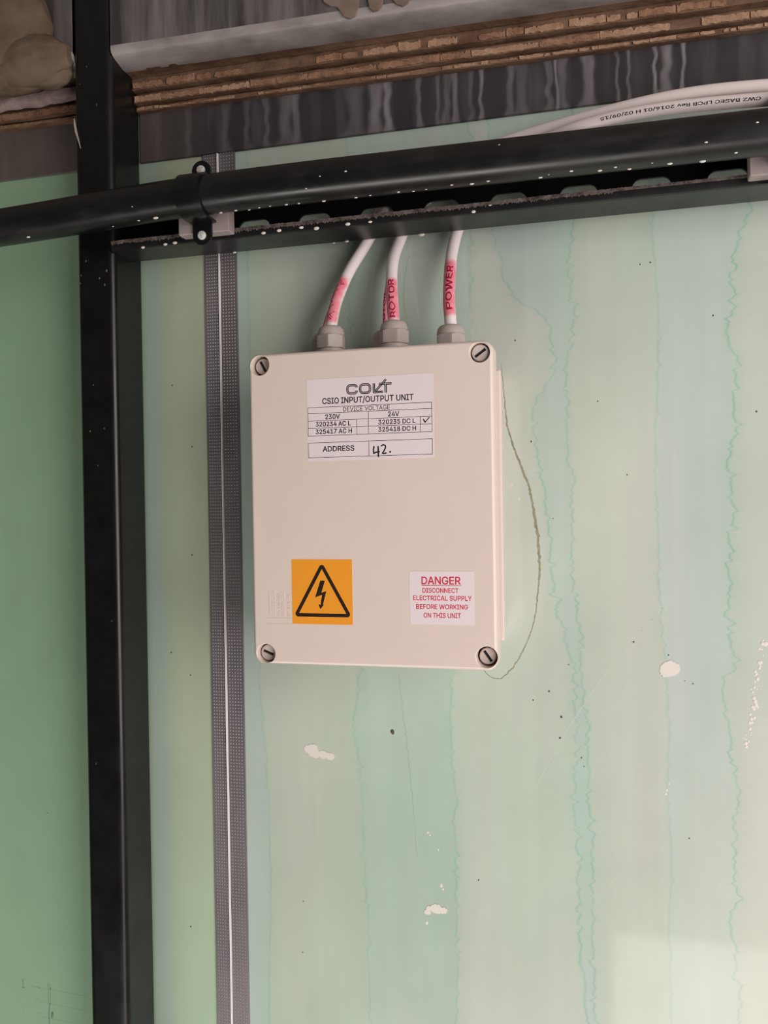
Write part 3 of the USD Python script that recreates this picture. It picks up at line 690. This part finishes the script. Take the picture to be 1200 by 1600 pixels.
# logo: letters drawn as double strokes with a pale line between
def dbl(lines, w, g):
    o_, i_ = [], []
    for l in lines:
        s = LineString(l); o_.append(s.buffer(w / 2, cap_style=2, join_style=1, quad_segs=6)); i_.append(s.buffer(g / 2, cap_style=2, join_style=1))
    return unary_union(o_).difference(unary_union(i_))


def rr(x0, x1, z0, z1, r, n=6):
    p = rrect((x1 - x0) / 2, (z1 - z0) / 2, r, n) + [(x0 + x1) / 2, (z0 + z1) / 2]; return p


cpts = rr(-15.1, -7.7, 86.0, 92.1, 2.2); cpts = np.vstack([[(-7.9, 90.2)], cpts[2:26], [(-7.9, 87.9)]])
opts = rr(-5.1, 2.5, 86.0, 92.1, 2.2); opts = np.vstack([opts, opts[:2]])
lg = [dbl([cpts], 1.75, .34), dbl([opts], 1.75, .34), dbl([seg(5.6, 92.7, 5.6, 86.0, 12.6, 86.0)], 1.75, .34), dbl([seg(6.6, 86.6, 15.0, 95.2)], 1.6, .3), dbl([seg(9.4, 92.0, 19.2, 92.0), seg(14.6, 92.0, 14.6, 85.2)], 1.75, .34)]
obj('logo', slab(unary_union(lg), LY, LY - .05), M['ink'], lab, smooth=False, label='double-stroke logo')
pen42 = unary_union([LineString(seg(4.9, 45.4, 4.5, 43, 4.7, 40.4, 6.2, 41, 8.9, 41.5)).buffer(.55), LineString(seg(8.1, 45.2, 8.2, 41, 8.3, 37.9)).buffer(.55), LineString(seg(10.7, 45.8, 12, 46.6, 13.6, 46.0, 13.9, 44.6, 12.9, 42.4, 11.4, 40.2, 12.6, 40.0, 14.2, 40.4)).buffer(.5), LineString(seg(17.2, 41.0, 17.5, 41.2)).buffer(.6)])
tick = unary_union([
                       LineString(seg(43.0, 64.3, 44.2, 62.2, 44.6, 62.4, 47.4, 65.5)).buffer(.33), LineString(seg(43.3, 63.6, 44.3, 62.2)).buffer(.5)])
obj('handwriting', slab(pen42, LY, LY - .06), M['marker'], lab, smooth=False, label='number 42 in black marker')
obj('tick', slab(tick, LY, LY - .06), M['marker'], lab, smooth=False, label='black tick')
# orange warning sticker
ws = obj('warning_sticker', slab(Polygon(rrect(24.2, 24.7, .4, 2) + [-38.0, -63.8]), -89.98, LY), M['orange'], jb, smooth=False, label='orange square electric shock warning sticker')
tri = Polygon(seg(-37.8, -45.6, -57.3, -80.6, -18.2, -80.6))
tri = tri.buffer(2.3, quad_segs=8).difference(tri.buffer(-.35))
bolt = Polygon(seg(-39.1, -55.2, -35.5, -55.3, -38.5, -64.5, -34.5, -63.2, -37.3, -73.5, -36.7, -73.7, -39.4, -77.0, -40.9, -73.1, -39.2, -73.8, -37.9, -66.0, -43.5, -68.0))
obj('symbol', slab(unary_union([tri, bolt]), LY, LY - .05), M['symbol'], ws, smooth=False, label='black triangle with a lightning bolt')
# danger label
dl_ = obj('danger_label', slab(Polygon(rrect(24.0, 19.6, .4, 2) + [54.5, -67.4]), -89.98, LY), M['label'], jb, smooth=False, label='white danger label with red lettering')
tx = [text('DANGER', 5.5, 39.6, 68.8, -57.3, LY, bold=True), text('DISCONNECT', 3.3, 40.3, 67.2, -63.5, LY, bold=True), text('ELECTRICAL SUPPLY', 3.4, 33.1, 76.9, -69.2, LY, bold=True), text('BEFORE WORKING', 3.3, 35.3, 74.0, -75.5, LY, bold=True), text('ON THIS UNIT', 3.4, 40.9, 68.7, -81.9, LY, bold=True), slab(sbox(39.6, -58.35, 69.5, -57.95), LY, LY - .05)]
obj('lettering', cat_(tx), M['red'], dl_, smooth=False, label='red lettering')


def hexloop(r, z, cut=0):
    a = np.arange(48) * 2 * math.pi / 48; s = (a + math.pi / 6) % (math.pi / 3) - math.pi / 6
    rad = r * math.cos(math.pi / 6) / np.cos(s); rad = np.minimum(rad, r - cut)
    return np.column_stack([rad * np.cos(a), rad * np.sin(a), np.full(48, z)])


def gland(x, top, rot, y=-45, lab_='grey plastic cable gland'):
    tr_ = lambda m: m.apply_translation((x, y, 0))
    g = obj('cable_gland', tr_(lathe([(9.2, 117), (11.4, 117.2), (11.4, top - 19), (9.6, top - 18.4), (9.6, top - 8), (9.0, top - 7.9)], 40)), M['plastic2'], jb, label=lab_)
    h = loft([hexloop(12.1, top - 18.2, 1.2), hexloop(12.4, top - 17.2, .3), hexloop(12.4, top - 8.4, .3), hexloop(12.2, top - 7.4, 1.4)])
    h.apply_transform(trimesh.transformations.rotation_matrix(rot, [0, 0, 1]))
    obj('nut', tr_(h), M['plastic2'], g, smooth=25)
    d = lathe([(9.5, top - 7.6), (11.0, top - 7.3), (10.8, top - 4.8), (10.0, top - 2.4), (8.6, top - .7), (7.2, top), (5.2, top - .1), (5.2, top - 3)], 40)
    obj('dome', tr_(d), M['plastic2'], g, smooth=40)


for x, t_, r_ in ((-42.1, 147.0, .12), (10.6, 147.6, .48), (56.3, 141.2, .25)): gland(x, t_, r_)
for x, t_, r_ in ((-55.8, 146.5, .3), (-2.4, 145.5, .1)): gland(x, t_, r_, -19.6, 'cable gland of the rear row, mostly hidden behind the front one')

# ---------------------------------------------------------------- cables
CR = 4.75


def cable(pts, label, p0, p1, bx, seed, CR=CR):
    c = thing('white_cable', label, 'cable', 'white cables from the glands up behind the conduit', loc=pts[0])
    T = Tube(pts, CR, 24, 1.5); m = T.mesh(); v = m.vertices; s = np.repeat(T.s, T.n)
    s = np.r_[s, T.s[0], T.s[-1]]
    a = np.r_[np.tile(np.arange(T.n) * 2 * math.pi / T.n, len(T.s)), 0, 0]; a = (a + math.pi) % (2 * math.pi) - math.pi
    col = np.tile([.90, .81, .795], (len(v), 1)).astype(float)
    nz = meshkit.fbm(np.column_stack([s * .3, a * 1.2, np.full(len(s), seed)]), 3, seed)
    w = np.clip((s - p0) / 3 + .6 * nz, 0, 1) * np.clip((p1 - s) / 5 + .6 * nz, 0, 1) * np.clip((1.45 + .5 * nz - np.abs(a - bx)) / .5, 0, 1)
    w = np.clip(w * (.62 + .6 * nz), 0, .95)[:, None]
    col = col * (1 - w) + np.array([.90, .22, .30]) * w
    obj('sheath', m, M['sheath'], c, colors=col)
    return c, T


A = [(-42.1, -45, 144.6), (-41.4, -44.6, 150), (-39.9, -43, 160), (-36.2, -36.5, 177.5), (-30.2, -26, 197.9), (-19.9, -11.2, 223.2), (-6, -10.6, 245), (24, -10.6, 268), (66, -12.5, 284), (108, -17.5, 292.5), (153.5, -27, 296.5), (236, -42, 299), (290, -46, 295.6), (420, -48, 293)]
B = [(10.6, -45, 145.2), (10.3, -44.7, 151), (9.1, -43, 164.6), (7.1, -36.5, 181.8), (6.2, -25, 203.3), (8.6, -11.2, 222.2), (20, -10.6, 244), (48, -10.8, 262), (92, -15, 276), (153.9, -40, 285.2), (235, -52, 286), (288, -56, 282), (420, -57, 280)]
Cc = [(56.3, -45, 138.8), (56.1, -44.6, 146), (55.1, -43, 156), (54.1, -36, 175.5), (53.6, -21, 202.6), (56.2, -11.2, 222.6), (66, -10.6, 243), (90, -11, 258), (130, -14, 270), (180, -23, 279.5), (236, -31, 281.6), (290, -35, 278.4), (420, -37, 276)]
Dd = [(-55.8, -19.6, 144.1), (-55.4, -19.4, 149), (-52.3, -18.6, 161), (-45.0, -16, 178), (-37.5, -11, 197), (-25.2, -3.6, 222), (-18, -3.1, 238), (-8, -3.1, 258)]
Ee = [(-2.4, -19.6, 143.1), (-2.3, -19.5, 148), (-1.8, -19, 165), (-.2, -16, 186), (2.2, -10, 206), (4.4, -3.6, 222), (9, -3.1, 238), (16, -3.1, 258)]
ca, Ta = cable(A, 'white cable from the front left gland, smudged pink, bending right behind the channel', 5, 46, -.35, 1)
cb, Tb = cable(B, 'white cable from the front middle gland, marked pink, with black print along its upper run', 3, 38.5, 0, 2)
cc, Tc = cable(Cc, 'white cable from the right gland, marked POWER in pink', 9, 61, 0, 3)
cd, Td = cable(Dd, 'thin white cable in the shadow behind the leftmost one, reddened near its gland', 4, 24, -.9, 4, 2.9)
ce, Te = cable(Ee, 'thin white cable in the shadow behind the middle one, with red writing', 1, 38, -.3, 5, 2.9)
obj('handwriting', Te.letters('ROTOR', 3.2, 6, 28, -.75, 1, .4, bold=True, seed=4), M['pink'], ce, smooth=False)
obj('handwriting', Tc.letters('POWER', 4.6, 14, 40, .15, 1, .5, bold=True, seed=1), M['pink'], cc, smooth=False, label='POWER in pink ink')
obj('handwriting', Tb.letters('ROTOR', 4.3, 4.5, 32, .15, 1, .5, bold=True, seed=2), M['pink'], cb, smooth=False, label='ROTOR in pink ink')
# worn strokes too smeared to read on the left cable
s_ = []
for u0, du_, a0 in ((7, 4, -.1), (9, 5, .35), (16, 3, -.2), (21, 6, -.35), (28, 5, -.2), (36, 4, .05), (38, 4, .4)):
    q = np.linspace(0, 1, 8); U = u0 + du_ * q; An = a0 + .35 * np.sin(q * 5 + u0) - .25
    ev = [Ta.map(U, An + d, np.full(8, CR + .06)) for d in (-.10, .10)]
    i = np.arange(7); v = np.vstack(ev); s_.append(tm(v, np.vstack([np.column_stack([i, i + 1, i + 9]), np.column_stack([i, i + 9, i + 8])])))
obj('handwriting', cat_(s_), M['pink'], ca, smooth=False, label='smeared pink ink strokes')
# sheath print: reads from the supply end, so it stands upside down here
u_at = lambda T, x: float(np.interp(x, T.P[len(T.P) // 3:, 0], T.s[len(T.P) // 3:]))
uR, uL = u_at(Tb, 281.5), u_at(Tb, 173)
obj('sheath_print', Tb.letters('CWZ BASEC LPCB Rev 2016/01 H 02/09/15', 2.1, uR, uR - uL, .2, -1, t=.05, bold=True), M['ink'], cb, smooth=False, label='black sheath print')
